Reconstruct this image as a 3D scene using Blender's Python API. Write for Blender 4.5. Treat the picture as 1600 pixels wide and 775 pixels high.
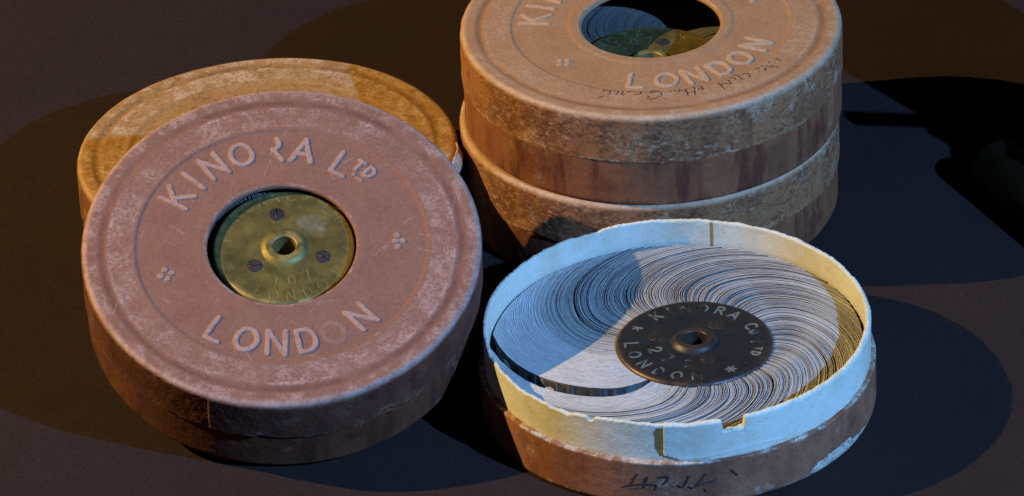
import bpy, math, random
import numpy as np
from mathutils import Matrix, Vector

# ------------------------------------------------------------------ scene, camera, light, exposure
scene = bpy.context.scene
for o in list(bpy.data.objects):
    bpy.data.objects.remove(o)
CM = 0.01                                   # every builder below works in centimetres
COL = scene.collection

cam_data = bpy.data.cameras.new('camera')
cam = bpy.data.objects.new('camera', cam_data)
COL.objects.link(cam)
cam_data.sensor_width = 36.0
cam_data.lens = 9000.0 / 1600.0 * 36.0
cam_data.clip_start = 0.05
cam_data.clip_end = 50.0
R_ = Vector((0.998887, -0.024578, -0.040262))
U_ = Vector((0.047171, 0.520455, 0.852585))
F_ = Vector((0.0, 0.853535, -0.521035))
cam.matrix_world = Matrix(((R_.x, U_.x, -F_.x, -5.604 * CM), (R_.y, U_.y, -F_.y, -170.207 * CM),
                           (R_.z, U_.z, -F_.z, 110.349 * CM), (0, 0, 0, 1)))
scene.camera = cam

world = bpy.data.worlds.new('World')
scene.world = world
world.use_nodes = True
world.node_tree.nodes['Background'].inputs[0].default_value = (0.55, 0.6, 0.8, 1)
world.node_tree.nodes['Background'].inputs[1].default_value = 0.004


def lamp(name, loc, aim, color, power, radius, cone):
    d = bpy.data.lights.new(name, 'SPOT')
    d.energy = power
    d.color = color
    d.shadow_soft_size = radius
    d.spot_size = math.radians(cone)
    d.spot_blend = 0.6
    o = bpy.data.objects.new(name, d)
    o.location = Vector(loc) * CM
    o.rotation_euler = (Vector(aim) - Vector(loc)).to_track_quat('-Z', 'Y').to_euler()
    COL.objects.link(o)
    return o


lamp('warm_lamp', (-135.1, 9.9, 97.1), (-6, 6, 3), (1.0, 0.73, 0.27), 112.0, 0.008, 40)
lamp('cool_lamp', (79.1, -78.9, 82.4), (-4, 6, 3), (0.19, 0.48, 1.0), 108.0, 0.008, 44)

scene.view_settings.view_transform = 'Standard'
scene.view_settings.look = 'None'
scene.view_settings.gamma = 1.0
scene.view_settings.use_curve_mapping = False
scene.view_settings.exposure = 0.06
scene.render.engine = 'CYCLES'

rng = np.random.default_rng(7)
random.seed(7)

# ------------------------------------------------------------------ numpy noise
def _hash(ix, iy, iz, seed):
    h = (ix.astype(np.int64) * 374761393 + iy.astype(np.int64) * 668265263 + iz.astype(np.int64) * 2147483647 + seed * 144269) & 0xFFFFFFFF
    h = ((h ^ (h >> 13)) * 1274126177) & 0xFFFFFFFF
    h = ((h ^ (h >> 16)) * 2246822519) & 0xFFFFFFFF
    return ((h ^ (h >> 15)) & 0xFFFF) / 65535.0


def vnoise(x, y, z, seed=0):
    x, y, z = np.broadcast_arrays(x, y, z)
    fx, fy, fz = np.floor(x), np.floor(y), np.floor(z)
    tx, ty, tz = x - fx, y - fy, z - fz
    tx, ty, tz = [t * t * (3 - 2 * t) for t in (tx, ty, tz)]
    out = 0
    for dx in (0, 1):
        for dy in (0, 1):
            for dz in (0, 1):
                w = (tx if dx else 1 - tx) * (ty if dy else 1 - ty) * (tz if dz else 1 - tz)
                out = out + w * _hash(fx + dx, fy + dy, fz + dz, seed)
    return out


def fbm(x, y, z, seed=0, oct=3):
    a, s, t = 1.0, 0.0, 0.0
    for k in range(oct):
        s = s + a * vnoise(x, y, z, seed + k * 17)
        t += a
        a *= 0.5
        x, y, z = x * 2.03 + 11.3, y * 2.03 + 5.1, z * 2.03 + 7.7
    return s / t


def sstep(a, b, x):
    t = np.clip((x - a) / (b - a), 0, 1)
    return t * t * (3 - 2 * t)


# ------------------------------------------------------------------ materials
def new_mat(name):
    m = bpy.data.materials.new(name)
    m.use_nodes = True
    nt = m.node_tree
    b = nt.nodes['Principled BSDF']
    return m, nt, b


class NT:
    """small helper round a node tree"""
    def __init__(self, nt):
        self.nt = nt
        self.tc = nt.nodes.new('ShaderNodeTexCoord')

    def link(self, a, b):
        self.nt.links.new(a, b)

    def noise(self, scale, detail=4, rough=0.55, stretch=None, dist=0.0):
        n = self.nt.nodes.new('ShaderNodeTexNoise')
        n.inputs['Scale'].default_value = scale
        n.inputs['Detail'].default_value = detail
        n.inputs['Roughness'].default_value = rough
        n.inputs['Distortion'].default_value = dist
        src = self.tc.outputs['Object']
        if stretch:
            mp = self.nt.nodes.new('ShaderNodeMapping')
            mp.inputs['Scale'].default_value = stretch
            self.link(src, mp.inputs['Vector'])
            src = mp.outputs['Vector']
        self.link(src, n.inputs['Vector'])
        return n.outputs['Fac']

    def ramp(self, sock, a, b, lo=0.0, hi=1.0):
        n = self.nt.nodes.new('ShaderNodeMapRange')
        n.interpolation_type = 'SMOOTHSTEP'
        n.inputs['From Min'].default_value = a
        n.inputs['From Max'].default_value = b
        n.inputs['To Min'].default_value = lo
        n.inputs['To Max'].default_value = hi
        self.link(sock, n.inputs['Value'])
        return n.outputs['Result']

    def math(self, op, a, b=None, clamp=False):
        n = self.nt.nodes.new('ShaderNodeMath')
        n.operation = op
        n.use_clamp = clamp
        for k, v in enumerate((a, b)):
            if v is None:
                continue
            if isinstance(v, (int, float)):
                n.inputs[k].default_value = v
            else:
                self.link(v, n.inputs[k])
        return n.outputs[0]

    def mix(self, fac, a, b, mode='MIX'):
        n = self.nt.nodes.new('ShaderNodeMix')
        n.data_type = 'RGBA'
        n.blend_type = mode
        if isinstance(fac, (int, float)):
            n.inputs[0].default_value = fac
        else:
            self.link(fac, n.inputs[0])
        for k, v in ((6, a), (7, b)):
            if isinstance(v, tuple):
                n.inputs[k].default_value = (*v, 1)
            else:
                self.link(v, n.inputs[k])
        return n.outputs[2]

    def attr(self, name):
        n = self.nt.nodes.new('ShaderNodeAttribute')
        n.attribute_name = name
        return n.outputs['Fac']

    def bump(self, bsdf, height, dist, strength=1.0):
        n = self.nt.nodes.new('ShaderNodeBump')
        n.inputs['Distance'].default_value = dist
        n.inputs['Strength'].default_value = strength
        self.link(height, n.inputs['Height'])
        self.link(n.outputs['Normal'], bsdf.inputs['Normal'])


def card_mat(name, top, side, rough=0.8):
    """pressed cardboard, one recipe for the face and one for the wall (mesh value 'side' tells which):
    recipe = base colour, darker mottling, pale scuffed fibres, mottle, scuff, streak; 'wear' and 'stain' come with the mesh"""
    m, nt, b = new_mat(name)
    t = NT(nt)
    big = t.noise(55, 5, 0.6)
    fine = t.noise(900, 4, 0.65)
    mid = t.noise(260, 5, 0.7)
    scr = t.noise(420, 6, 0.75, None, 0.6)
    st = t.noise(105, 5, 0.6, (1, 1, 0.22), 0.3)
    wrk = t.noise(210, 7, 0.62, (1, 1, 1.9), 1.6)
    stn = t.attr('stain')
    wear = t.attr('wear')
    pal = t.attr('pale')
    speck = t.noise(1500, 2, 0.5)

    def recipe(base, dark, pale, mottle, scuff, streak):
        c = t.mix(t.math('MULTIPLY', t.ramp(big, 0.42, 0.66), mottle), base, dark)
        c = t.mix(t.math('MULTIPLY', t.ramp(mid, 0.50, 0.72), mottle * 0.8), c, dark)
        if streak:
            c = t.mix(t.math('MULTIPLY', t.ramp(st, 0.48, 0.63), streak), c, (dark[0] * 0.55, dark[1] * 0.40, dark[2] * 0.5))
        c = t.mix(t.math('MULTIPLY', stn, t.ramp(mid, 0.25, 0.6, 0.5, 1.0)), c, (dark[0] * 0.8, dark[1] * 0.72, dark[2] * 0.72))
        w = t.math('ADD', wear, t.ramp(scr, 0.52, 0.78, 0.0, scuff))
        if scuff > 0.28:
            w = t.math('ADD', w, t.math('MULTIPLY', t.ramp(wrk, 0.50, 0.60, 0.0, scuff * 1.1), t.ramp(big, 0.36, 0.6)))
            c = t.mix(t.ramp(wrk, 0.47, 0.36, 0.0, 0.6), c, (dark[0] * 0.6, dark[1] * 0.6, dark[2] * 0.6))
        wf = t.math('MULTIPLY', w, t.ramp(t.math('ADD', t.math('MULTIPLY', fine, 0.5), t.math('MULTIPLY', mid, 0.5)), 0.40, 0.58, 0.12, 1.0), True)
        c = t.mix(wf, c, pale)
        c = t.mix(t.math('MULTIPLY', pal, t.ramp(mid, 0.3, 0.6, 0.45, 0.8)), c, pale)
        c = t.mix(t.ramp(fine, 0.34, 0.62, 0.0, 1.0), t.mix(1.0, c, (0.86, 0.85, 0.85), 'MULTIPLY'), c)
        return t.mix(t.ramp(speck, 0.70, 0.78, 0.0, 0.35), c, (dark[0] * 0.4, dark[1] * 0.35, dark[2] * 0.35))
    c = recipe(*top)
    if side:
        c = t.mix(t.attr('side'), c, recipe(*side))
    t.link(c, b.inputs['Base Color'])
    b.inputs['Roughness'].default_value = rough
    b.inputs['Specular IOR Level'].default_value = 0.3
    h = t.math('ADD', t.math('MULTIPLY', fine, 0.5), t.math('MULTIPLY', mid, 0.9))
    t.bump(b, h, 0.0003, 0.8)
    return m


def paper_mat(name, base, yellow, dirt=0.5, speck=0.4):
    m, nt, b = new_mat(name)
    t = NT(nt)
    fine = t.noise(1400, 3, 0.6)
    c = t.mix(t.ramp(t.noise(70, 5, 0.6), 0.4, 0.7, 0, dirt), base, yellow)
    c = t.mix(t.ramp(t.noise(600, 4, 0.7), 0.58, 0.76, 0, speck), c, (0.36, 0.28, 0.2))
    c = t.mix(t.ramp(t.noise(240, 6, 0.7, (1, 1, 2.2), 0.8), 0.50, 0.68, 0, speck * 0.8), c, (0.50, 0.42, 0.32))
    c = t.mix(t.attr('stain'), c, (0.30, 0.17, 0.055))
    t.link(c, b.inputs['Base Color'])
    b.inputs['Roughness'].default_value = 0.9
    b.inputs['Specular IOR Level'].default_value = 0.15
    t.bump(b, t.math('ADD', fine, t.noise(350, 4, 0.6)), 0.00014, 0.8)
    return m


def metal_mat(name, base, tarnish, rough, amount, rim=None):
    m, nt, b = new_mat(name)
    t = NT(nt)
    big = t.noise(110, 6, 0.65)
    c = t.mix(t.ramp(big, 0.35, 0.65, 0, amount), base, tarnish)
    if rim:
        c = t.mix(t.attr('wear'), c, rim)
    c = t.mix(t.ramp(t.noise(700, 3, 0.6), 0.62, 0.75, 0, 0.5), c, (tarnish[0] * .5, tarnish[1] * .5, tarnish[2] * .5))
    c = t.mix(t.attr('stain'), c, (0.42, 0.42, 0.39))
    t.link(c, b.inputs['Base Color'])
    b.inputs['Metallic'].default_value = 0.6
    r = t.ramp(t.noise(160, 5, 0.7), 0.3, 0.7, rough - 0.1, rough + 0.14)
    t.link(r, b.inputs['Roughness'])
    scratch = t.noise(260, 4, 0.6, (1, 6, 1))
    t.bump(b, t.math('ADD', scratch, t.noise(900, 3, 0.6)), 0.00006, 0.7)
    return m


def plain_mat(name, col, rough=0.7, metallic=0.0, var=0.3, scale=300):
    m, nt, b = new_mat(name)
    t = NT(nt)
    c = t.mix(t.ramp(t.noise(scale, 4, 0.6), 0.35, 0.7, 0, var), col, tuple(x * 0.45 for x in col))
    t.link(c, b.inputs['Base Color'])
    b.inputs['Roughness'].default_value = rough
    b.inputs['Metallic'].default_value = metallic
    return m


M = {}
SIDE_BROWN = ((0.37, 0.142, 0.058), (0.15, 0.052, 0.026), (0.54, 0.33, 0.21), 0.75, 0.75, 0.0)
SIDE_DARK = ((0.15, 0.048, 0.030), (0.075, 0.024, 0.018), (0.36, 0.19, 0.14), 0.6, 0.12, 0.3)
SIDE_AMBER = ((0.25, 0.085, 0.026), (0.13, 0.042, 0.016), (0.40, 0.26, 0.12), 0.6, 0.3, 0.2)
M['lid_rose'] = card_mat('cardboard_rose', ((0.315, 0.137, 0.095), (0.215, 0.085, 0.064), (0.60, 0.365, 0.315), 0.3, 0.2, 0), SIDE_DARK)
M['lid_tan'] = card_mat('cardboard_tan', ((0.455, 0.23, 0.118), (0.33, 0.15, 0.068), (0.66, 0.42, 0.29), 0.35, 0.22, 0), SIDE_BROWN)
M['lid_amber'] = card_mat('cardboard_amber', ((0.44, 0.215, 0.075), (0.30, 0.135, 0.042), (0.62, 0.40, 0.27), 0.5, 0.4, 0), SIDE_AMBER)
M['base_brown'] = card_mat('cardboard_base', ((0.29, 0.10, 0.042), (0.175, 0.050, 0.026), (0.46, 0.25, 0.15), 0.4, 0.14, 0.8), None)
M['base_shaded'] = card_mat('cardboard_base_shaded', ((0.17, 0.055, 0.028), (0.09, 0.028, 0.018), (0.36, 0.19, 0.12), 0.5, 0.12, 0.6), None)  # darker copy of the base; shade under the lid overhang is in the colour
M['base_plain'] = card_mat('cardboard_base_plain', ((0.37, 0.145, 0.080), (0.185, 0.062, 0.040), (0.66, 0.58, 0.50), 0.55, 0.14, 0.3), None)
M['paper'] = paper_mat('white_paper', (0.78, 0.73, 0.64), (0.62, 0.53, 0.36), 0.55)
M['card_edge'] = paper_mat('card_edge', (0.74, 0.69, 0.70), (0.62, 0.56, 0.55), 0.5, 0.12)
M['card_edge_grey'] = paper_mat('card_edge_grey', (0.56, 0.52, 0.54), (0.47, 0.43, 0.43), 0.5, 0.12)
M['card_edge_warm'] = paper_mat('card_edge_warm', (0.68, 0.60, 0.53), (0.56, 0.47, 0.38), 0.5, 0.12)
M['card_edge_dim'] = paper_mat('card_edge_dim', (0.30, 0.27, 0.26), (0.24, 0.21, 0.19), 0.8)  # darker copy of the card edge; dimness inside the holes put into its colour
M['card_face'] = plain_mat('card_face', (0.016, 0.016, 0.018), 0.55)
M['brass'] = metal_mat('brass', (0.27, 0.20, 0.062), (0.15, 0.115, 0.042), 0.54, 0.9, (0.62, 0.47, 0.18))
M['bronze'] = metal_mat('dark_bronze', (0.052, 0.050, 0.054), (0.036, 0.041, 0.050), 0.42, 0.8, (0.20, 0.10, 0.05))
M['steel'] = metal_mat('dark_steel', (0.10, 0.075, 0.085), (0.06, 0.045, 0.055), 0.5, 0.7)
M['screw_brown'] = metal_mat('rusty_screw', (0.085, 0.055, 0.046), (0.055, 0.042, 0.040), 0.5, 0.7)
M['ink'] = plain_mat('ink', (0.055, 0.028, 0.028), 0.6, var=0.6, scale=1500)
M['ink_faded'] = plain_mat('ink_faded', (0.07, 0.042, 0.045), 0.7, var=0.5, scale=900)
M['black_metal'] = metal_mat('black_metal', (0.040, 0.033, 0.016), (0.024, 0.020, 0.011), 0.34, 0.7, (0.45, 0.33, 0.12))
M['black_paint'] = plain_mat('black_paint', (0.015, 0.014, 0.013), 0.45)


# ------------------------------------------------------------------ mesh helpers
def add_obj(name, me, parent=None):
    o = bpy.data.objects.new(name, me)
    COL.objects.link(o)
    if parent is not None:
        o.parent = parent
    return o


def raw_mesh(name, verts, quads, mats, normals=None, attrs=None, midx=None, smooth=True):
    """verts in cm; quads an (n,4) int array (a triangle repeats nothing: use tris list instead)"""
    me = bpy.data.meshes.new(name)
    verts = np.asarray(verts, dtype=np.float64) * CM
    quads = np.asarray(quads, dtype=np.int32)
    k = quads.shape[1]
    me.vertices.add(len(verts))
    me.vertices.foreach_set('co', verts.astype(np.float32).ravel())
    me.loops.add(quads.size)
    me.loops.foreach_set('vertex_index', quads.ravel())
    me.polygons.add(len(quads))
    me.polygons.foreach_set('loop_start', np.arange(0, quads.size, k, dtype=np.int32))
    if smooth:
        me.polygons.foreach_set('use_smooth', np.ones(len(quads), dtype=bool))
    for m in (mats if isinstance(mats, (list, tuple)) else [mats]):
        me.materials.append(m)
    if midx is not None:
        me.polygons.foreach_set('material_index', np.asarray(midx, dtype=np.int32))
    me.update(calc_edges=True)
    me.validate()
    for key, val in (attrs or {}).items():
        a = me.attributes.new(key, 'FLOAT', 'POINT')
        a.data.foreach_set('value', np.asarray(val, dtype=np.float32).ravel())
    if normals is not None:
        me.normals_split_custom_set_from_vertices([tuple(v) for v in normals])
    return me


def grid_normals(P):
    """P (nu, nv, 3), closed in v: smooth normals from central differences"""
    du = np.gradient(P, axis=0)
    dv = (np.roll(P, -1, 1) - np.roll(P, 1, 1)) * 0.5
    n = np.cross(du, dv)
    l = np.linalg.norm(n, axis=2, keepdims=True)
    return n / np.maximum(l, 1e-12)


def grid_quads(nu, nv):
    i, j = np.meshgrid(np.arange(nu - 1), np.arange(nv), indexing='ij')
    j2 = (j + 1) % nv
    q = np.stack([i * nv + j, (i + 1) * nv + j, (i + 1) * nv + j2, i * nv + j2], -1)
    return q.reshape(-1, 4)


def emit(name, P, N, quads, mats, parent, attrs=None, midx=None):
    """one object from a subset of the quads of a sheet (vertices compacted)"""
    used, inv = np.unique(quads.ravel(), return_inverse=True)
    me = raw_mesh(name, P.reshape(-1, 3)[used], inv.reshape(-1, 4), mats, N.reshape(-1, 3)[used],
                  {k: v.ravel()[used] for k, v in (attrs or {}).items()}, midx)
    return add_obj(name, me, parent)


def lathe(name, prof, mats, parent, nv=128, center=(0, 0), close=False, disp=None, attrs=None, midx_rows=None):
    """revolve a (r,z) profile; disp(r,z,theta) in cm along the profile normal"""
    prof = np.array(prof, float)
    th = np.arange(nv) * 2 * np.pi / nv
    r = np.repeat(prof[:, 0:1], nv, 1)
    z = np.repeat(prof[:, 1:2], nv, 1)
    T = np.repeat(th[None], len(prof), 0)
    if disp is not None:
        g = np.gradient(prof, axis=0)
        nn = np.stack([-g[:, 1], g[:, 0]], 1)
        nn /= np.maximum(np.linalg.norm(nn, axis=1, keepdims=True), 1e-9)
        d = disp(r, z, T)
        r, z = r + nn[:, 0:1] * d, z + nn[:, 1:2] * d
    P = np.stack([center[0] + r * np.cos(T), center[1] + r * np.sin(T), z], -1)
    N = grid_normals(P)
    q = grid_quads(len(prof), nv)
    mi = None
    if midx_rows is not None:
        mi = np.repeat(np.array(midx_rows)[:len(prof) - 1], nv)
    at = {k: f(r, z, T) for k, f in (attrs or {}).items()}
    return emit(name, P, N, q, mats, parent, at, mi)


def thing(name, label, cat, loc=(0, 0, 0), mat3=None, group=None):
    o = bpy.data.objects.new(name, None)
    COL.objects.link(o)
    o.empty_display_size = 0.02
    if mat3 is not None:
        m = Matrix(((mat3[0][0], mat3[1][0], mat3[2][0], loc[0] * CM), (mat3[0][1], mat3[1][1], mat3[2][1], loc[1] * CM),
                    (mat3[0][2], mat3[1][2], mat3[2][2], loc[2] * CM), (0, 0, 0, 1)))
        o.matrix_world = m
    else:
        o.location = Vector(loc) * CM
    o['label'] = label
    o['category'] = cat
    if group:
        o['group'] = group
    return o


# ------------------------------------------------------------------ stroke letters
def arc(cx, cy, rx, ry, a0, a1, n=14):
    return [(cx + rx * math.cos(math.radians(a0 + (a1 - a0) * k / n)), cy + ry * math.sin(math.radians(a0 + (a1 - a0) * k / n))) for k in range(n + 1)]


GLYPH = {
    'K': [[(-.28, -.5), (-.28, .5)], [(.30, .5), (-.26, -.08)], [(-.08, .08), (.34, -.5)]],
    'I': [[(0, -.5), (0, .5)]],
    'N': [[(-.31, -.5), (-.31, .5), (.31, -.5), (.31, .5)]],
    'O': [arc(0, 0, .37, .46, 0, 360, 24)],
    'R': [[(-.26, -.5), (-.26, .48), (.0, .48)] + arc(0, .24, .26, .24, 90, -90, 8) + [(-.26, 0)], [(.02, 0), (.32, -.5)]],
    'r': [arc(.0, .26, .16, .24, 60, -60, 6), [(-.06, .0), (.0, -.1), (.22, -.5)]],
    'A': [[(-.36, -.5), (0.02, .5), (.36, -.5)], [(-.2, -.16), (.22, -.16)]],
    'L': [[(-.24, .5), (-.24, -.46), (.28, -.46)]],
    'T': [[(0, -.5), (0, .46)], [(-.3, .46), (.3, .46)]],
    'D': [[(-.28, -.46), (-.28, .46), (-.02, .46)] + arc(-.02, 0, .34, .46, 90, -90, 10) + [(-.28, -.46)]],
    'C': [arc(.05, 0, .37, .46, 50, 310, 16)],
    '0': [arc(0, 0, .28, .46, 0, 360, 20)],
    '1': [[(-.15, .3), (0, .46), (0, -.5)]],
    '2': [arc(0, .2, .27, .28, 170, -30, 10) + [(-.28, -.46), (.3, -.46)]],
    '7': [[(-.28, .46), (.28, .46), (-.08, -.5)]],
    '9': [arc(0, .18, .26, .28, 0, 360, 16), [(.26, .18), (.16, -.3), (-.1, -.5)]],
    '*': [[(0, -.5), (0, .5)], [(-.43, -.25), (.43, .25)], [(-.43, .25), (.43, -.25)]],
    '-': [[(-.3, 0), (.3, 0)]],
    '.': [[(-.03, 0), (.03, 0)]],
}


def letter_field(X, Y, letters, width, edge):
    """letters: (char, r, angle_deg, size, inward, strength).  Returns height 0..1 and a letter index (-1 none)"""
    h = np.zeros_like(X)
    idx = np.full(X.shape, -1, int)
    for k, (ch, r, a, size, inward, strength) in enumerate(letters):
        ca, sa = math.cos(math.radians(a)), math.sin(math.radians(a))
        cx, cy = r * ca, r * sa
        up = (-ca, -sa) if inward else (ca, sa)
        rt = (up[1], -up[0])
        lim = size * 0.75 + width + edge
        near = (np.abs(X - cx) < lim) & (np.abs(Y - cy) < lim)
        if not near.any():
            continue
        u = ((X[near] - cx) * rt[0] + (Y[near] - cy) * rt[1])
        v = ((X[near] - cx) * up[0] + (Y[near] - cy) * up[1])
        dmin = np.full(u.shape, 1e9)
        wk = width * (0.72 if size < 0.6 * LETTER_H[0] else 1.0)
        if ch == 'F':                                          # ornament of dots
            for (px, py) in strength[1]:
                dmin = np.minimum(dmin, np.hypot(u - px, v - py) - 0.105 + wk * 0.5)
            st = strength[0]
        else:
            st = strength
            for pl in GLYPH[ch]:
                for (x0, y0), (x1, y1) in zip(pl[:-1], pl[1:]):
                    x0_, y0_, x1_, y1_ = x0 * size, y0 * size, x1 * size, y1 * size
                    dx, dy = x1_ - x0_, y1_ - y0_
                    t = np.clip(((u - x0_) * dx + (v - y0_) * dy) / max(dx * dx + dy * dy, 1e-9), 0, 1)
                    dmin = np.minimum(dmin, np.hypot(u - x0_ - t * dx, v - y0_ - t * dy))
        hv = sstep(wk * 0.5 + edge, wk * 0.5 - edge * 0.35, dmin) * st
        hn = h[near]
        ii = idx[near]
        ii[(hv > 0.06) & (hv > hn)] = k
        h[near] = np.maximum(hn, hv)
        idx[near] = ii
    return h, idx


LETTER_H = [1.0]
DOTS4 = [(0.0, 0.2), (0.0, -0.2), (0.2, 0.0), (-0.2, 0.0)]
DOTS3 = [(-0.26, 0.05), (0.0, -0.15), (0.26, 0.05), (0.0, 0.12)]


def lid_letters(rot, first_r='R', faint_o=1.0):
    L = [('K', 4.25, 149.0, 1.02, False, 1), ('I', 4.25, 136.4, 1.0, False, 1), ('N', 4.27, 123.6, 1.0, False, 1), ('O', 4.27, 108.8, 1.0, False, 1),
         (first_r, 4.25, 92.5, 1.0, False, 1), ('A', 4.23, 79.0, 1.0, False, 1), ('L', 4.12, 58.0, 0.98, False, 1),
         ('T', 4.40, 51.0, 0.44, False, 1), ('D', 4.40, 44.6, 0.46, False, 1), ('-', 3.93, 45.4, 0.34, False, 0.7), ('.', 3.98, 49.5, 0.3, False, 0.7)]
    L += [('L', 4.30, -122.0, 0.98, True, 1), ('O', 4.28, -107.3, 1.0, True, 1), ('N', 4.27, -93.2, 1.0, True, 1), ('D', 4.28, -79.2, 1.0, True, 1),
          ('O', 4.27, -65.8, 0.95, True, faint_o), ('N', 4.22, -50.0, 1.0, True, 1)]
    L += [('F', 4.20, -163.7, 0.6, False, (0.8, DOTS4)), ('F', 4.08, 0.3, 0.6, True, (0.8, DOTS3))]
    return [(c, r, a + rot, s, i, t) for c, r, a, s, i, t in L]

INK_LID= [[(-2.12, -5.39), (-1.94, -5.25)], [(-1.91, -4.95), (-1.89, -4.83), (-1.81, -4.88), (-1.72, -4.85)], [(-1.69, -4.89), (-1.63, -4.92), (-1.68, -4.97), (-1.71, -5.15)], [(-1.55, -4.94), (-1.45, -4.95), (-1.39, -5.02), (-1.44, -5.14), (-1.51, -5.17)], [(-1.25, -4.95), (-1.21, -5.04), (-1.26, -5.15), (-1.24, -5.25), (-1.16, -5.22)], [(-1.05, -5.03), (-1.01, -4.99), (-1.03, -5.07), (-0.89, -4.99), (-0.77, -5.0), (-0.83, -5.07)], [(-0.82, -5.27), (-0.62, -5.25), (-0.58, -5.16), (-0.61, -5.07), (-0.45, -5.11), (-0.31, -5.1)], [(0.06, -5.05), (-0.1, -4.99), (-0.21, -5.05), (-0.26, -5.21), (-0.09, -5.16), (0.03, -5.13), (0.16, -5.29), (0.13, -5.42), (-0.03, -5.57), (-0.17, -5.66), (-0.31, -5.6), (-0.35, -5.52), (-0.27, -5.43)], [(0.47, -5.13), (0.49, -5.18)], [(0.47, -5.14), (0.48, -5.18)], [(0.62, -5.19), (0.66, -5.05), (0.69, -5.04)], [(0.7, -5.27), (0.81, -5.16), (0.81, -5.05), (0.89, -5.15), (1.01, -5.23), (1.15, -5.31), (1.33, -5.26)], [(1.03, -5.02), (1.05, -5.2), (1.08, -5.38), (1.1, -5.52)], [(1.28, -4.9), (1.34, -4.94), (1.36, -5.15), (1.35, -5.33), (1.36, -5.48)], [(1.46, -5.15), (1.52, -5.03)], [(1.57, -4.83), (1.61, -4.96), (1.67, -5.11), (1.62, -5.14), (1.56, -5.05)], [(2.19, -4.71), (2.29, -4.9), (2.37, -5.07), (2.44, -5.22)], [(2.29, -4.9), (2.41, -4.79), (2.58, -4.84), (2.67, -4.81), (2.63, -4.67), (2.58, -4.55)], [(2.64, -4.45), (2.75, -4.39), (2.82, -4.45), (2.87, -4.56)], [(2.8, -4.11), (2.92, -4.25), (3.02, -4.42), (3.1, -4.51)], [(2.8, -4.11), (2.91, -4.23), (3.0, -4.38), (3.09, -4.52), (3.15, -4.56)], [(3.1, -4.21), (3.21, -4.15), (3.32, -4.16), (3.38, -4.28), (3.38, -4.37), (3.33, -4.4)], [(3.55, -3.86), (3.66, -3.8), (3.77, -3.77)], [(3.7, -3.89), (3.74, -3.95)], [(3.81, -3.7), (3.89, -3.64)], [(3.88, -3.78), (3.97, -3.81), (3.98, -3.9), (3.9, -3.98)], [(3.96, -3.65), (4.06, -3.69), (4.17, -3.76), (4.24, -3.75), (4.23, -3.64)], [(4.3, -3.68), (4.37, -3.74), (4.43, -3.85)], [(4.09, -3.35), (4.17, -3.45)], [(4.38, -3.14), (4.47, -3.24), (4.58, -3.38)]]
INK_BASE= [[(-108.3, 0.75), (-103.9, 0.91), (-98.9, 0.92), (-99.4, 0.7)], [(-105.9, 0.92), (-104.0, 1.34)], [(-102.4, 0.78), (-101.3, 1.26)], [(-98.1, 1.25), (-95.8, 1.27), (-95.6, 1.15), (-96.9, 0.96)], [(-92.9, 0.93), (-91.2, 0.88), (-89.4, 1.31)], [(-89.7, 0.86), (-88.0, 0.82), (-84.7, 1.33)], [(-87.5, 0.86), (-85.0, 0.97), (-82.2, 1.0)], [(-85.3, 0.72), (-84.9, 0.61)], [(-77.6, 1.37), (-75.7, 1.09)]]


# ------------------------------------------------------------------ the surface everything stands on
def build_table():
    m, nt, b = new_mat('dark_cloth')
    t = NT(nt)
    fib = t.noise(1900, 4, 0.75)
    c = t.mix(t.ramp(fib, 0.3, 0.7), (0.020, 0.0116, 0.0116), (0.047, 0.0275, 0.0275))
    c = t.mix(t.ramp(t.noise(14, 4, 0.6), 0.4, 0.7, 0, 0.3), c, (0.018, 0.0115, 0.012))
    c = t.mix(t.ramp(t.noise(700, 2, 0.5), 0.772, 0.80, 0, 0.8), c, (0.07, 0.06, 0.07))
    t.link(c, b.inputs['Base Color'])
    b.inputs['Roughness'].default_value = 0.95
    b.inputs['Specular IOR Level'].default_value = 0.1
    t.bump(b, fib, 0.0003, 0.6)
    n = 40
    g = np.linspace(-1, 1, n + 1)
    X, Y = np.meshgrid(g * 150, g * 150 + 60, indexing='ij')
    Z = np.full_like(X, -0.03)
    i, j = np.meshgrid(np.arange(n), np.arange(n), indexing='ij')
    q = np.stack([i * (n + 1) + j, (i + 1) * (n + 1) + j, (i + 1) * (n + 1) + j + 1, i * (n + 1) + j + 1], -1).reshape(-1, 4)
    o = add_obj('table_top', raw_mesh('table_top', np.stack([X, Y, Z], -1).reshape(-1, 3), q, m))
    o['kind'] = 'structure'
    o['label'] = 'dark cloth covered table top under the round boxes'


build_table()


# ------------------------------------------------------------------ round boxes
def ang_in(T, a0, a1, soft=0.4):
    """smooth 0..1 mask of an angle window in degrees"""
    mid = math.radians((a0 + a1) / 2)
    half = math.radians(abs(a1 - a0) / 2)
    d = np.abs((T - mid + np.pi) % (2 * np.pi) - np.pi)
    s = math.radians(soft)
    return 1 - sstep(half - s, half + s, d)


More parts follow.
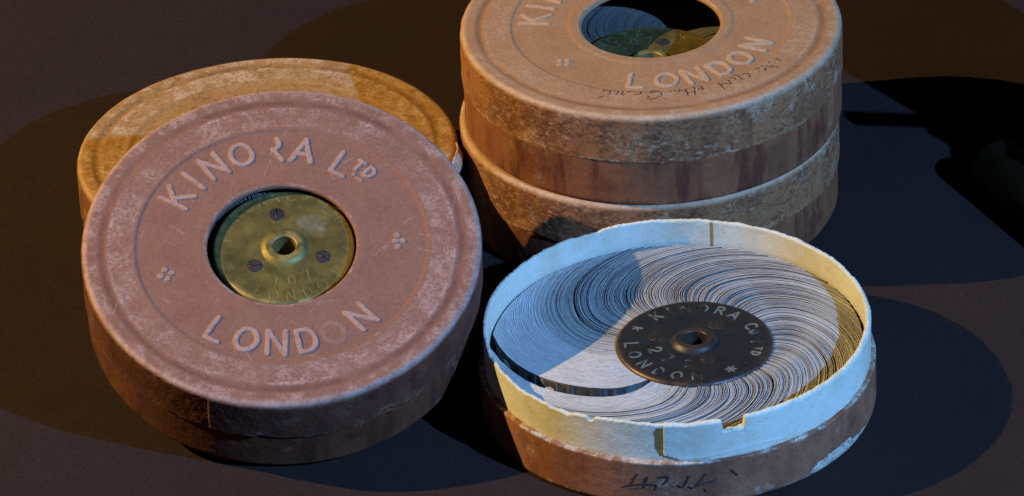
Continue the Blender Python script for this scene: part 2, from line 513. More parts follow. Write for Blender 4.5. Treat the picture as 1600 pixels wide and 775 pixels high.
def make_lid(parent, H, hl, rh, mat, nv, letters, seed, lip=0.5, fine=True, tears=(), wraps=(), rim_scuff=0.8, ring_scuff=0.5, warp=0.05, dents=(), groove=0.035, side_scuff=0.75):
    Rr = 0.24
    if fine:
        top = np.concatenate([np.linspace(rh + 0.08, 3.5, 20), np.arange(3.52, 5.02, 0.024), np.linspace(5.03, 6.76, 60)])
    else:
        top = np.linspace(rh + 0.08, 6.76, 60)

    def prof(r):
        base = -0.045 * (lip * sstep(2.96, 3.08, r) + (1 - lip)) * (1 - sstep(5.04, 5.16, r))
        return base - groove * np.exp(-((r - 6.28) / 0.12) ** 2) + 0.005 * np.exp(-((r - 6.05) / 0.07) ** 2)
    rows = [(rh, H - 0.18), (rh, H - 0.11), (rh + 0.010, H - 0.07), (rh + 0.04, H - 0.05)]
    rows += [(r, H + float(prof(r))) for r in top]
    rows += [(6.76 + Rr * math.sin(a), H - Rr + Rr * math.cos(a)) for a in np.linspace(0.12, math.pi / 2, 11)]
    zs = np.linspace(H - Rr - 0.04, H - hl, 34 if fine else 24)
    rows += [(7.0, z) for z in zs]
    rows += [(6.985, H - hl - 0.015), (6.94, H - hl - 0.02), (6.89, H - hl), (6.88, H - hl + 0.25)]
    rows = np.array(rows)
    nr = len(rows)
    th = np.arange(nv) * 2 * np.pi / nv
    r = np.repeat(rows[:, 0:1], nv, 1)
    z = np.repeat(rows[:, 1:2], nv, 1)
    T = np.repeat(th[None], nr, 0)
    X, Y = r * np.cos(T), r * np.sin(T)
    k_round = 4 + len(top)
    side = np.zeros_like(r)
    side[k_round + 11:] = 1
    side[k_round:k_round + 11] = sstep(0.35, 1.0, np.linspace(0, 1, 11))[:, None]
    topm = np.zeros_like(r)
    topm[2:k_round] = 1
    # relief
    g = np.gradient(rows, axis=0)
    nn = np.stack([-g[:, 1], g[:, 0]], 1)
    nn /= np.maximum(np.linalg.norm(nn, axis=1, keepdims=True), 1e-9)
    d = (fbm(X * 0.35, Y * 0.35, z * 0.35, seed, 2) - 0.5) * warp
    d += (fbm(X * 3.1, Y * 3.1, z * 3.1, seed + 3, 3) - 0.5) * (0.012 + 0.028 * side)
    d += (fbm(X * 11, Y * 11, z * 11, seed + 5, 2) - 0.5) * (0.006 + 0.012 * side)
    h = np.zeros_like(r)
    idx = np.full(r.shape, -1)
    if letters:
        LETTER_H[0] = 1.0
        rough = 1 + (fbm(X * 9, Y * 9, z * 0 + 2.2, seed + 8, 2) - 0.5) * 0.5
        h, idx = letter_field(X + (fbm(X * 5, Y * 5, z * 0, seed + 31, 2) - 0.5) * 0.05, Y + (fbm(X * 5, Y * 5, z * 0 + 9, seed + 37, 2) - 0.5) * 0.05, letters, 0.160, 0.034)
        h = h * topm
        d += 0.048 * h * rough
    crease = np.zeros_like(r)
    for a0, a1, dr in wraps:
        m = ang_in(T, a0, a1, 0.25)
        d += dr * m * side
        crease = np.maximum(crease, (ang_in(T, a0 - 0.6, a0 + 0.3, 0.3) * side))
    for (a, zc, rad, depth) in dents:
        q = np.hypot((((T - math.radians(a) + np.pi) % (2 * np.pi)) - np.pi) * 7.0, z - (H + zc))
        d -= depth * np.exp(-(q / rad) ** 2) * side
    r2 = r + nn[:, 0:1] * d
    z2 = z + nn[:, 1:2] * d
    low = sstep(H - hl + 0.5, H - hl, z) * side
    jag = (fbm(X * 1.1, Y * 1.1, 0 * z, seed + 9, 3) - 0.5) * 0.10 + (fbm(X * 7, Y * 7, 0 * z, seed + 11, 2) - 0.5) * 0.05
    tearm = np.zeros_like(r)
    for a, w, dep in tears:
        tm = ang_in(T, a - w / 2, a + w / 2, w * 0.35)
        jag = jag + tm * dep
        tearm = np.maximum(tearm, tm)
    z2 = z2 + low * jag
    r2 = r2 * (1 + 0.0025 * np.cos(2 * T + seed)) + low * (fbm(X * 1.7, Y * 1.7, 0 * z + 3, seed + 13, 2) - 0.45) * 0.05
    P = np.stack([r2 * np.cos(T), r2 * np.sin(T), z2], -1)
    N = grid_normals(P)
    # wear and stain: shapes of their own, not light
    n1 = fbm(X * 2.6, Y * 2.6, z * 2.6, seed + 21, 4)
    n2 = fbm(X * 0.9, Y * 0.9, z * 0.9, seed + 25, 3)
    rim = np.exp(-((np.arange(nr)[:, None] - (k_round + 3.5)) / 3.2) ** 2) * np.ones_like(r)
    pale = np.clip(rim * rim_scuff * (0.55 + 0.5 * sstep(0.35, 0.6, n1)) + 0.85 * h * topm, 0, 1)
    wear = rim * rim_scuff * 0.5 * sstep(0.30, 0.62, n1 + 0.12)
    wear += topm * 0.55 * np.exp(-((r - rh - 0.06) / 0.06) ** 2) * sstep(0.35, 0.65, n1)
    ringz = topm * sstep(5.15, 5.3, r) * (1 - sstep(6.0, 6.2, r))
    wear += ringz * ring_scuff * (0.25 + 0.75 * sstep(0.36, 0.62, n1)) * (0.35 + 0.65 * sstep(0.3, 0.55, n2))
    wear += topm * ring_scuff * 0.9 * np.exp(-((r - 6.05) / 0.06) ** 2) * sstep(0.4, 0.6, n2)
    wear += topm * ring_scuff * sstep(6.38, 6.58, r) * sstep(0.40, 0.64, n1)
    rs = random.Random(seed)
    for _k in range(46):                                   # scratches in the board
        a_, r_ = rs.uniform(0, 2 * math.pi), rs.uniform(rh + 0.2, 6.9)
        x0, y0 = r_ * math.cos(a_), r_ * math.sin(a_)
        b_, l_ = rs.uniform(0, math.pi), rs.uniform(0.15, 0.9)
        ux, uy = math.cos(b_), math.sin(b_)
        near = (np.abs(X - x0) < 1) & (np.abs(Y - y0) < 1) & (topm > 0)
        al_ = (X[near] - x0) * ux + (Y[near] - y0) * uy
        ac_ = -(X[near] - x0) * uy + (Y[near] - y0) * ux + 0.06 * np.sin(al_ * 4 + _k)
        wear[near] += 0.42 * (np.abs(al_) < l_ / 2) * sstep(0.035, 0.01, np.abs(ac_))
    wear += low * 0.8 * sstep(H - hl + 0.12, H - hl, z) * sstep(0.4, 0.6, n1)
    wear += side * side_scuff * sstep(0.60, 0.74, n2) * sstep(0.40, 0.6, n1)
    wear += side * 0.6 * tearm * sstep(H - hl + 0.5, H - hl + 0.1, z)
    wear += crease * 0.5
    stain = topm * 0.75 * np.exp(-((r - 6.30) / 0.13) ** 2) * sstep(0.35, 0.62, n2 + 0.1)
    stain += side * 0.5 * sstep(0.5, 0.7, fbm(X * 1.3, Y * 1.3, z * 0.5, seed + 29, 3))
    at = {'wear': np.clip(wear, 0, 1), 'stain': np.clip(stain, 0, 1), 'side': side, 'pale': pale}
    quads = grid_quads(nr, nv)
    if letters:
        fi = idx.ravel()[quads].max(1)
        lid = emit('lid', P, N, quads[fi < 0], mat, parent, at)
        for k in range(len(letters)):
            sel = quads[fi == k]
            if len(sel) > 30:
                ch = letters[k][0]
                nm = 'embossed_ornament' if ch in 'F-.' else 'embossed_letter'
                emit(nm, P, N, sel, mat, lid, at)
    else:
        lid = emit('lid', P, N, quads, mat, parent, at)
    rg = rows[4:k_round, 0]

    def height(x, y):
        rr, tt = math.hypot(x, y), math.atan2(y, x) % (2 * math.pi)
        i = 4 + int(np.argmin(abs(rg - rr)))
        j = int(round(tt / (2 * math.pi) * nv)) % nv
        return float(z2[i, j])
    return lid, height


def make_base(parent, hb, mat, seed, nv=720, rad=6.95, torn=None, name='base'):
    rows = [(6.55, hb + 0.0), (6.7, hb + 0.01), (rad - 0.05, hb), (rad - 0.01, hb - 0.015), (rad, hb - 0.04)]
    rows += [(rad, zz) for zz in np.linspace(hb - 0.1, 0.16, 26)]
    rows += [(rad - 0.02, 0.09), (rad - 0.06, 0.03), (rad - 0.13, 0.0), (6.3, 0.0), (4.0, 0.0), (2.0, 0.0), (0.02, 0.0)]

    def disp(r, z, T):
        X, Y = r * np.cos(T), r * np.sin(T)
        s = (r > rad - 0.03)
        dd = (fbm(X * 0.5, Y * 0.5, z * 0.5, seed, 2) - 0.5) * 0.04 + (fbm(X * 4, Y * 4, z * 4, seed + 3, 3) - 0.5) * 0.022
        if torn:
            dd = dd - 0.03 * torn(r, z, T)
        return dd * s

    def wear(r, z, T):
        X, Y = r * np.cos(T), r * np.sin(T)
        n1 = fbm(X * 3, Y * 3, z * 3, seed + 7, 4)
        w = 0.75 * sstep(hb - 0.10, hb - 0.02, z) * sstep(0.40, 0.6, n1) + 0.5 * sstep(0.25, 0.05, z) * sstep(0.45, 0.65, n1)
        w = w + 0.5 * sstep(0.62, 0.75, fbm(X * 1.1, Y * 1.1, z * 1.1, seed + 9, 3)) * sstep(0.4, 0.6, n1)
        if torn:
            w = np.maximum(w, torn(r, z, T) * 1.5)
        return np.clip(w, 0, 1.5)

    def stain(r, z, T):
        X, Y = r * np.cos(T), r * np.sin(T)
        return 0.5 * sstep(0.52, 0.7, fbm(X * 0.9, Y * 0.9, z * 0.9, seed + 15, 3))
    return lathe(name, rows, mat, parent, nv, disp=disp, attrs={'wear': wear, 'stain': stain})


def ribbon(name, strokes, width, place, mat, parent, seed=1, sub=6):
    """pen strokes as thin raised ribbons; place(a,b) -> point, and (tangent plane) normal"""
    V, Q = [], []
    rg = random.Random(seed)
    for st in strokes:
        pts = []
        p = [st[0]] + list(st) + [st[-1]]
        for k in range(1, len(p) - 2):
            for s in range(sub):
                t = s / sub
                c = []
                for ax in (0, 1):
                    p0, p1, p2, p3 = p[k - 1][ax], p[k][ax], p[k + 1][ax], p[k + 2][ax]
                    c.append(0.5 * (2 * p1 + (p2 - p0) * t + (2 * p0 - 5 * p1 + 4 * p2 - p3) * t * t + (3 * p1 - p0 - 3 * p2 + p3) * t ** 3))
                pts.append(tuple(c))
        pts.append(st[-1])
        W = [Vector(place(*q)[0]) for q in pts]
        Nn = [Vector(place(*q)[1]) for q in pts]
        for k in range(len(W)):
            tg = (W[min(k + 1, len(W) - 1)] - W[max(k - 1, 0)])
            if tg.length < 1e-6:
                tg = Vector((1, 0, 0))
            sd = Nn[k].cross(tg.normalized()).normalized()
            w = width * (0.65 + 0.6 * rg.random()) * 0.5
            V.append(W[k] - sd * w)
            V.append(W[k] + Nn[k] * 0.006)
            V.append(W[k] + sd * w)
            if k:
                b_ = len(V) - 6
                Q.append((b_, b_ + 3, b_ + 4, b_ + 1))
                Q.append((b_ + 1, b_ + 4, b_ + 5, b_ + 2))
    me = raw_mesh(name, [tuple(v) for v in V], np.array(Q)[:, ::-1], mat)
    return add_obj(name, me, parent)


# ------------------------------------------------------------------ reels of flip cards
def box_mesh(name, sx, sy, sz, c, rot, mat, parent):
    V = []
    for z in (-1, 1):
        for x, y in ((-1, -1), (1, -1), (1, 1), (-1, 1)):
            px, py = x * sx / 2, y * sy / 2
            V.append((c[0] + px * math.cos(rot) - py * math.sin(rot), c[1] + px * math.sin(rot) + py * math.cos(rot), c[2] + z * sz / 2))
    Q = [(0, 3, 2, 1), (4, 5, 6, 7), (0, 1, 5, 4), (1, 2, 6, 5), (2, 3, 7, 6), (3, 0, 4, 7)]
    return add_obj(name, raw_mesh(name, V, Q, mat, smooth=False), parent)


def make_hub(parent, zt, R, mat, letters, screws, seed, boss=(0.44, 0.62, 0.88, 0.17), nv=900, lw=0.055, depth=-0.022, slot_rot=(0.9, 1.2, 0.3), edge_wear=0.9, stamp_wear=0.0, mark=0.0, spots=(), sr=0.28, screw_mat='steel'):
    hr, br, bo, bh = boss
    rows = [(hr, zt - 1.2), (hr, zt + bh - 0.05), (hr + 0.015, zt + bh - 0.015), (hr + 0.05, zt + bh)]
    rows += [(r, zt + bh) for r in np.linspace(hr + 0.09, br, 4)]
    rows += [(br + (bo - br) * t, zt + bh * (1 - sstep(0, 1, np.array(t)))) for t in np.linspace(0.12, 1, 9)]
    rows += [(r, zt) for r in np.arange(bo + 0.025, R - 0.17, 0.0215)]
    rows += [(R - 0.15 + 0.15 * math.sin(a), zt - 0.15 + 0.15 * math.cos(a)) for a in np.linspace(0.1, math.pi / 2, 8)]
    rows += [(R, zt - 0.22), (R - 0.08, zt - 0.26), (R - 0.5, zt - 0.26)]
    rows = np.array([(float(a), float(b)) for a, b in rows])
    nr = len(rows)
    T = np.repeat((np.arange(nv) * 2 * np.pi / nv)[None], nr, 0)
    r = np.repeat(rows[:, 0:1], nv, 1)
    z = np.repeat(rows[:, 1:2], nv, 1)
    X, Y = r * np.cos(T), r * np.sin(T)
    flat = ((r > bo + 0.02) & (r < R - 0.14) & (z > zt - 0.05)).astype(float)
    LETTER_H[0] = 0.45
    h, idx = letter_field(X, Y, letters, lw, 0.034)
    h = h * flat
    z2 = z + depth * h + (fbm(X * 0.8, Y * 0.8, 0 * X, seed, 3) - 0.5) * 0.008 * flat + (fbm(X * 6, Y * 6, 0 * X, seed + 2, 2) - 0.5) * 0.004
    P = np.stack([X, Y, z2], -1)
    N = grid_normals(P)
    n1 = fbm(X * 3, Y * 3, z * 3, seed + 4, 3)
    wear = edge_wear * np.exp(-((r - (R - 0.04)) / 0.16) ** 2) * sstep(0.25, 0.6, n1) + stamp_wear * h * sstep(0.3, 0.55, n1)
    wear += edge_wear * np.exp(-((r - (hr + br) / 2) / 0.2) ** 2) * sstep(0.2, 0.6, n1) * (r < bo + 0.1)
    stain = np.zeros_like(r)
    for (sx, sy, s_rad, sa) in spots:
        q = np.hypot(X - sx, Y - sy) / s_rad + (fbm(X * 6, Y * 6, 0 * X, seed + 8, 3) - 0.5) * 1.2
        stain = np.maximum(stain, sa * sstep(1.1, 0.6, q))
    stain = np.maximum(stain, mark * h * sstep(0.35, 0.6, n1))
    at = {'wear': np.clip(wear, 0, 1), 'stain': stain * flat}
    quads = grid_quads(nr, nv)
    fi = np.where(flat.ravel()[quads].min(1) > 0, idx.ravel()[quads].max(1), -1)
    hub = emit('hub_disc', P, N, quads[fi < 0], mat, parent, at)
    for k in range(len(letters)):
        sel = quads[fi == k]
        if len(sel) > 12:
            emit('stamped_mark' if letters[k][0] in '*-.' else 'stamped_letter', P, N, sel, mat, hub, at)
    for k, (sx, sy) in enumerate(screws):
        sc = lathe('screw', [(0.004, zt + 0.016), (0.1, zt + 0.016), (sr - 0.03, zt + 0.015), (sr - 0.006, zt + 0.010), (sr, zt - 0.06)], M[screw_mat], parent, 40, (sx, sy),
                   attrs={'wear': lambda r, z, T: r * 0, 'stain': lambda r, z, T: r * 0})
        box_mesh('slot', sr * 1.9, 0.055, 0.02, (sx, sy, zt + 0.0095), slot_rot[k], M['black_paint'], sc)
    return hub


def make_cards(parent, z0, zt, hub, wall, r_in, r_out, n, seed, gap_at, gap_mid, gap_hub, loose, n_single, edge='card_edge', thick=0.0225, sweep=0.92, jitter=0.016):
    """fan of flip cards standing on edge: each springs from the hub and bends round to the box wall"""
    rg = np.random.default_rng(seed)
    S = 19
    s = np.linspace(0, 1, S)
    rr = r_in + (r_out - r_in) * s
    rf = np.linspace(r_in, r_out, 400)
    tan_a = 0.10 + 1.55 * sstep(2.7, 5.2, rf) + 1.9 * sstep(4.9, 6.5, rf)
    turn_f = -np.concatenate([[0], np.cumsum((tan_a / rf)[:-1] * np.diff(rf))]) * sweep
    turn = np.interp(rr, rf, turn_f)
    # clumpy spacing
    w = []
    clump = 0
    for k in range(n):
        u = k / n
        ls = loose(u)
        x = 0.55 + 0.85 * ls
        if rg.random() < 0.015 + 0.30 * ls:
            x += rg.uniform(0.25, 0.4 + 1.3 * ls)
        if ls > 0.5 and rg.random() < 0.014:
            x += 2.8
        w.append(x)
    u = np.cumsum(w)
    u = (u - u[0]) / (u[-1] - u[0])
    G = math.radians(1) * (gap_hub + gap_mid * sstep(0.0, 0.55, s) * (1 - 0.35 * sstep(0.75, 1.0, s)))
    singles, rest, ks, kr = [], [], [], []
    order = rg.permutation(n)
    single = set(order[:n_single].tolist())
    cx = hub[0] * (1 - s) + wall[0] * s
    cy = hub[1] * (1 - s) + wall[1] * s
    lev = 0.0
    for k in range(n):
        if w[k] > 1.3:
            lev = rg.normal(0, jitter) * (0.03 + loose(k / n))
        th = math.radians(gap_at) + turn + G / 2 + u[k] * (2 * np.pi - G)
        x = cx + rr * np.cos(th)
        y = cy + rr * np.sin(th)
        tx, ty = np.gradient(x), np.gradient(y)
        l = np.hypot(tx, ty)
        nx, ny = -ty / l, tx / l
        hz = zt + lev + rg.normal(0, jitter * 0.35) * (0.05 + loose(k / n)) + 0.004 * np.sin(s * 7 + k * 0.7) + rg.normal(0, 0.003, S)
        t = thick * rg.uniform(0.75, 1.1) / 2
        V = np.zeros((S, 4, 3))
        V[:, 0] = np.stack([x - nx * t, y - ny * t, np.full(S, z0)], -1)
        V[:, 1] = np.stack([x - nx * t, y - ny * t, hz], -1)
        V[:, 2] = np.stack([x + nx * t, y + ny * t, hz], -1)
        V[:, 3] = np.stack([x + nx * t, y + ny * t, np.full(S, z0)], -1)
        (singles if k in single else rest).append(V.reshape(-1, 3))
        (ks if k in single else kr).append(k)
    i = np.arange(S - 1)
    Q = np.concatenate([np.stack([(i + 1) * 4 + a, i * 4 + a, i * 4 + a + 1, (i + 1) * 4 + a + 1], -1) for a in (0, 1, 2)])
    Q = Q[:, ::-1]
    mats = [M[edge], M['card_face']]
    if edge == 'card_edge':
        mats += [M['card_edge_grey'], M['card_edge_warm']]

    def tone(k):
        e = 0 if edge != 'card_edge' or loose(k / n) < 0.3 else int(rg.choice([0, 2, 3], p=[0.5, 0.3, 0.2]))
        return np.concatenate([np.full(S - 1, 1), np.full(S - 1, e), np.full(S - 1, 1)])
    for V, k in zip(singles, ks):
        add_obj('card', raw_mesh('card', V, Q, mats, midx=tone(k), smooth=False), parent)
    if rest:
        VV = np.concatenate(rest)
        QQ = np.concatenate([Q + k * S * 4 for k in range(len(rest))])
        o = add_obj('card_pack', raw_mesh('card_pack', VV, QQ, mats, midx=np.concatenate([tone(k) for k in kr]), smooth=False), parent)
        o['kind'] = 'stuff'
    return rr, turn, G, cx, cy


def ring_text(text, r, a0, step, size, inward=False, strength=1.0):
    out = []
    a = a0
    for ch in text:
        if ch != ' ':
            out.append((ch, r, a, size, inward, strength))
        a += step
    return out


# ------------------------------------------------------------------ the open box and its reel
ob = thing('open_box', 'open round box with white paper collar and brown base, lid off', 'box', (0, 0, 0))


def torn_patch(r, z, T):
    X, Y = r * np.cos(T), r * np.sin(T)
    n_ = fbm(X * 2.2, Y * 2.2, z * 2.2, 71, 3) - 0.5
    c = math.radians(-38)
    d_ = np.abs((T - c + np.pi) % (2 * np.pi) - np.pi) * 7
    hgt = 0.62 - 0.28 * d_ + n_ * 0.5
    return (z < hgt).astype(float) * (d_ < 2.3) * (z > -0.02)


base = make_base(ob, 1.78, M['base_plain'], 41, 1100, torn=torn_patch)
base['label'] = 'brown cardboard base with dark scrawl and a torn white patch'


def cyl_place(a, z):
    c, s = math.cos(math.radians(a)), math.sin(math.radians(a))
    return (6.985 * c, 6.985 * s, z), (c, s, 0)


ribbon('handwriting', INK_BASE, 0.075, cyl_place, M['ink_faded'], base, 5)


def make_collar():
    Ri, Ro, zt = 6.60, 6.757, 3.25
    rows = [(Ri, 0.35)] + [(Ri, z) for z in np.linspace(1.9, zt - 0.05, 26)]
    rows += [(Ri + 0.012, zt - 0.012), (Ri + 0.05, zt + 0.004), (Ro - 0.05, zt + 0.004), (Ro - 0.012, zt - 0.012)]
    rows += [(Ro, z) for z in np.linspace(zt - 0.05, 1.6, 34)]
    rows = np.array(rows)
    nv = 1500
    T = np.repeat((np.arange(nv) * 2 * np.pi / nv)[None], len(rows), 0)
    r = np.repeat(rows[:, 0:1], nv, 1)
    z = np.repeat(rows[:, 1:2], nv, 1)
    X, Y = r * np.cos(T), r * np.sin(T)
    outer = (r > Ro - 0.01).astype(float)
    g = np.gradient(rows, axis=0)
    nn = np.stack([-g[:, 1], g[:, 0]], 1)
    nn /= np.maximum(np.linalg.norm(nn, axis=1, keepdims=True), 1e-9)
    up = sstep(2.5, 3.2, z)
    d = (fbm(X * 3, Y * 3, z * 3, 5, 3) - 0.5) * 0.014 + (fbm(X * 14, Y * 14, z * 14, 9, 2) - 0.5) * 0.04 * sstep(3.1, 3.22, z) + (fbm(X * .5, Y * .5, z * .5, 12, 2) - .5) * .06
    # loose outer wrapping: starts at the tear, dies out round the right-hand side
    n_e = (fbm(X * 1.5, Y * 1.5, z * 2.2, 19, 3) - 0.5)
    Ts = T + n_e * 0.012
    wrap = ang_in(Ts, -96.6, 20, 0.10) * outer
    d += 0.035 * wrap
    low_edge = 0.5 * (1 + np.cos(np.clip((z - 1.96 - 0.10 * np.sin(T * 9)) / 0.05, -1, 1) * np.pi)) * ang_in(T, -94, -60, 3) * outer
    d += 0.02 * low_edge
    r2 = r + nn[:, 0:1] * d
    z2 = z + nn[:, 1:2] * d
    jag = (fbm(X * 2.0, Y * 2.0, 0 * z, 23, 3) - 0.5) * 0.10 + (fbm(X * 9, Y * 9, 0 * z, 27, 2) - 0.5) * 0.045
    left_low = -0.16 * ang_in(T, -172, -120, 9) * (0.6 + fbm(X * 3, Y * 3, 0 * z, 29, 3))
    notch = -(0.33 + 0.18 * (fbm(X * 8, Y * 8, 0 * z, 33, 2))) * ang_in(T, -79.4, -72.8, 0.35)
    chip = -0.08 * ang_in(T, 111, 120, 1.5) - 0.14 * ang_in(T, -119.5, -117.5, 0.5)
    z2 = z2 + up * (jag + left_low + notch + chip)
    P = np.stack([r2 * np.cos(T), r2 * np.sin(T), z2], -1)
    N = grid_normals(P)
    st = np.zeros_like(r)
    # bare board where the wrapping is torn away
    blob = (((Ts - math.radians(-97.6)) * 6.757 / (0.20 + 0.10 * (z - 2.2))) ** 2 + ((z - 2.62) / 0.52) ** 2) + n_e * 0.8
    st = np.maximum(st, outer * sstep(1.15, 0.85, blob) * (Ts < math.radians(-96.7) + 2 * np.pi) * (((Ts + np.pi) % (2 * np.pi) - np.pi) < math.radians(-96.5)))
    blob2 = (((T + np.pi) % (2 * np.pi) - np.pi) * 6.757 - math.radians(-97.6) * 6.757)
    st = np.maximum(st, outer * (np.abs(blob2 + n_e * 0.35) < 0.10 + 0.12 * np.clip(z - 2.0, 0, 1)) * (z > 2.05) * (z < 3.12) * (blob2 < 0.125))
    st = np.maximum(st, outer * (np.abs(z - 1.99 + 0.30 * (blob2 - 0.1)) < 0.05) * (blob2 > -0.05) * (blob2 < 0.62))
    inner = (r < Ri + 0.01)
    st = np.maximum(st, inner * ang_in(T, 75.6, 76.7, 0.15) * 0.9)
    st = np.maximum(st, 0.35 * sstep(1.95, 1.8, z) * outer * sstep(0.4, 0.6, fbm(X * 4, Y * 4, z * 4, 37, 3)))
    at = {'stain': np.clip(st, 0, 1), 'wear': r * 0}
    return emit('collar', P, N, grid_quads(len(rows), nv), M['paper'], ob, at)


col_ = make_collar()
col_['label'] = 'white paper collar with a notch and ragged rim'

HUBX, HUBY = 0.61, -0.22
reel = thing('flip_card_reel', 'fan of white edged flip cards round a dark bronze disc in the open box', 'card reel', (0, 0, 0.02))
open_letters = []
for ch, a in zip('KINORA', (125, 110.5, 96, 79.5, 63, 47.5)):
    open_letters.append((ch, 2.22, a, 0.46, False, 1))
open_letters += [('C', 2.2, 22.5, 0.44, False, 1), ('0', 2.16, 12.5, 0.34, False, 1), ('L', 2.18, -8, 0.44, False, 1), ('T', 2.28, -16, 0.26, False, 1), ('D', 2.28, -24, 0.30, False, 1)]
for ch, a in zip('LONDON', (-180, -163, -145, -127, -109, -91)):
    open_letters.append((ch, 2.22, a, 0.46, True, 1))
open_letters += [('*', 2.25, 150, 0.36, False, 1), ('*', 2.2, -58, 0.34, False, 1), ('.', 2.3, -42, 0.3, False, 1)]
open_letters += [('2', 1.45, -164, 0.46, True, 1), ('7', 1.38, -135, 0.46, True, 1), ('9', 1.42, -103, 0.46, True, 1)]
reel.location = Vector((HUBX, HUBY, 0.12)) * CM
ZT = 2.40 - 0.12
hub = make_hub(reel, ZT, 2.76, M['bronze'], open_letters, [(-1.30, 0.42), (0.82, 1.02), (0.44, -1.16)], 61, slot_rot=(1.0, 1.95, 0.2), mark=0.9, lw=0.050, edge_wear=0.5, screw_mat='screw_brown', sr=0.30)
hub['label'] = 'dark bronze hub disc stamped with letters'
lathe('hub_core', [(2.25, ZT - 0.26), (2.28, ZT - 0.4), (2.28, 0.3), (2.2, 0.0), (0.02, 0.0)], M['black_paint'], reel, 96)


def loose_open(u):
    # u runs round the fan from the gap: loose on the far side and right, tight towards the gap
    return float(sstep(0.03, 0.16, np.array(u)) * (1 - sstep(0.64, 0.80, np.array(u))))


rr, turn, G, cxs, cys = make_cards(reel, 0.25, 2.28 - 0.12, (0, 0), (-HUBX, -HUBY), 2.30, 6.50, 760, 77, -125, 9.0, 3.0, loose_open, 300, thick=0.0188)


# one card standing alone in the gap, and scraps of torn paper clinging to its wall
def gap_point(s, f):
    k = s * (len(rr) - 1)
    i = np.arange(len(rr))
    th = math.radians(-125) + np.interp(k, i, turn) + (f - 0.5) * np.interp(k, i, G)
    r_ = np.interp(k, i, rr)
    return np.interp(k, i, cxs) + r_ * math.cos(th), np.interp(k, i, cys) + r_ * math.sin(th)


def lone_card(f, s0, s1, zt, seed, jag=20, drop=0.0, edge=0):
    rg = np.random.default_rng(seed)
    V = []
    n_ = 70
    for k in range(n_):
        s_ = s0 + (s1 - s0) * k / (n_ - 1)
        a_ = np.array(gap_point(s_, f))
        b_ = np.array(gap_point(s_, f + 0.035))
        h_ = zt + rg.normal(0, 0.004) - drop * sstep(0.2, 0.5, np.array(s_)) * float(sstep(0.40, 0.6, fbm(np.array(s_ * jag), np.array(f * 9), np.array(0.5), seed, 3)))
        V += [(a_[0], a_[1], 0.25), (a_[0], a_[1], h_), (b_[0], b_[1], h_), (b_[0], b_[1], 0.25)]
    i = np.arange(n_ - 1)
    Q = np.concatenate([np.stack([(i + 1) * 4 + a, i * 4 + a, i * 4 + a + 1, (i + 1) * 4 + a + 1], -1) for a in (0, 1, 2)])[:, ::-1]
    mi = np.concatenate([np.full(n_ - 1, 1), np.full(n_ - 1, edge), np.full(n_ - 1, 1)])
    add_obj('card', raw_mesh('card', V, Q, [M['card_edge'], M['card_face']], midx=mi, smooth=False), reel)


lone_card(0.66, 0.10, 0.76, 1.95, 3, 20, 0.0)
lone_card(0.88, 0.05, 0.70, 2.10, 4, 20, 0.1)
lone_card(0.04, 0.10, 0.97, 2.18, 5, 60, 0.16, 1)


def scrap(s, f, w, h, zc, seed):
    """ragged little piece of paper stuck to the wall of the gap"""
    rg = random.Random(seed)
    n_ = 11
    V, Q = [], []
    for side_ in (0, 1):
        for k in range(n_):
            a = 2 * math.pi * k / n_
            q = 0.6 + 0.5 * rg.random() if side_ == 0 else q_[k]
            if side_ == 0:
                if k == 0:
                    q_ = []
                q_.append(q)
            ss = s + q * math.cos(a) * w
            x, y = gap_point(ss, f + side_ * 0.02)
            V.append((x, y, zc + q * math.sin(a) * h))
    for k in range(n_):
        Q.append((k, (k + 1) % n_, n_ + (k + 1) % n_, n_ + k))
    c0 = len(V)
    x, y = gap_point(s, f)
    V.append((x, y, zc))
    x, y = gap_point(s, f + 0.02)
    V.append((x, y, zc))
    tri = []
    for k in range(n_):
        tri.append((c0, k, (k + 1) % n_, (k + 1) % n_))
    me = bpy.data.meshes.new('paper_scrap')
    faces = [(c0, (k + 1) % n_, k) for k in range(n_)] + [(c0 + 1, n_ + k, n_ + (k + 1) % n_) for k in range(n_)] + Q
    me.from_pydata([tuple(np.array(v) * CM) for v in V], [], faces)
    me.materials.append(M['paper'])
    add_obj('paper_scrap', me, reel)


scrap(0.69, 0.30, 0.030, 0.22, 1.80, 3)
scrap(0.60, 0.36, 0.012, 0.10, 1.72, 5)
scrap(0.90, 0.42, 0.020, 0.12, 2.02, 8)


# ------------------------------------------------------------------ the stack of two closed boxes
sb = thing('round_box', 'closed scuffed brown round box at the bottom of the stack', 'box', (-0.32, 13.92, 0.0), group='lidded round boxes')
make_base(sb, 1.80, M['base_brown'], 141, 720)
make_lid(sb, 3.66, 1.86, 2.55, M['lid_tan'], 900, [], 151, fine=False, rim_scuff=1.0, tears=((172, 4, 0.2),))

st_ = thing('round_box', 'closed tan round box on top of the stack with upside down handwriting', 'box', (-0.15, 13.92, 3.67), group='lidded round boxes')
bs = make_base(st_, 1.86, M['base_brown'], 161, 720)
bs['label'] = 'brown base wall with dark vertical streaks'
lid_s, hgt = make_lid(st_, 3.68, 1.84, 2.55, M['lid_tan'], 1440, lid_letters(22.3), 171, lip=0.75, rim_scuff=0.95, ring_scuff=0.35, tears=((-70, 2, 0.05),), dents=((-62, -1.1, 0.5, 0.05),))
lid_s['label'] = 'tan lid embossed with lettering, handwritten in ink'


def lid_place(x, y):
    return (x, y, hgt(x, y) + 0.006), (0, 0, 1)


ribbon('handwriting', INK_LID, 0.042, lid_place, M['ink'], lid_s, 9)

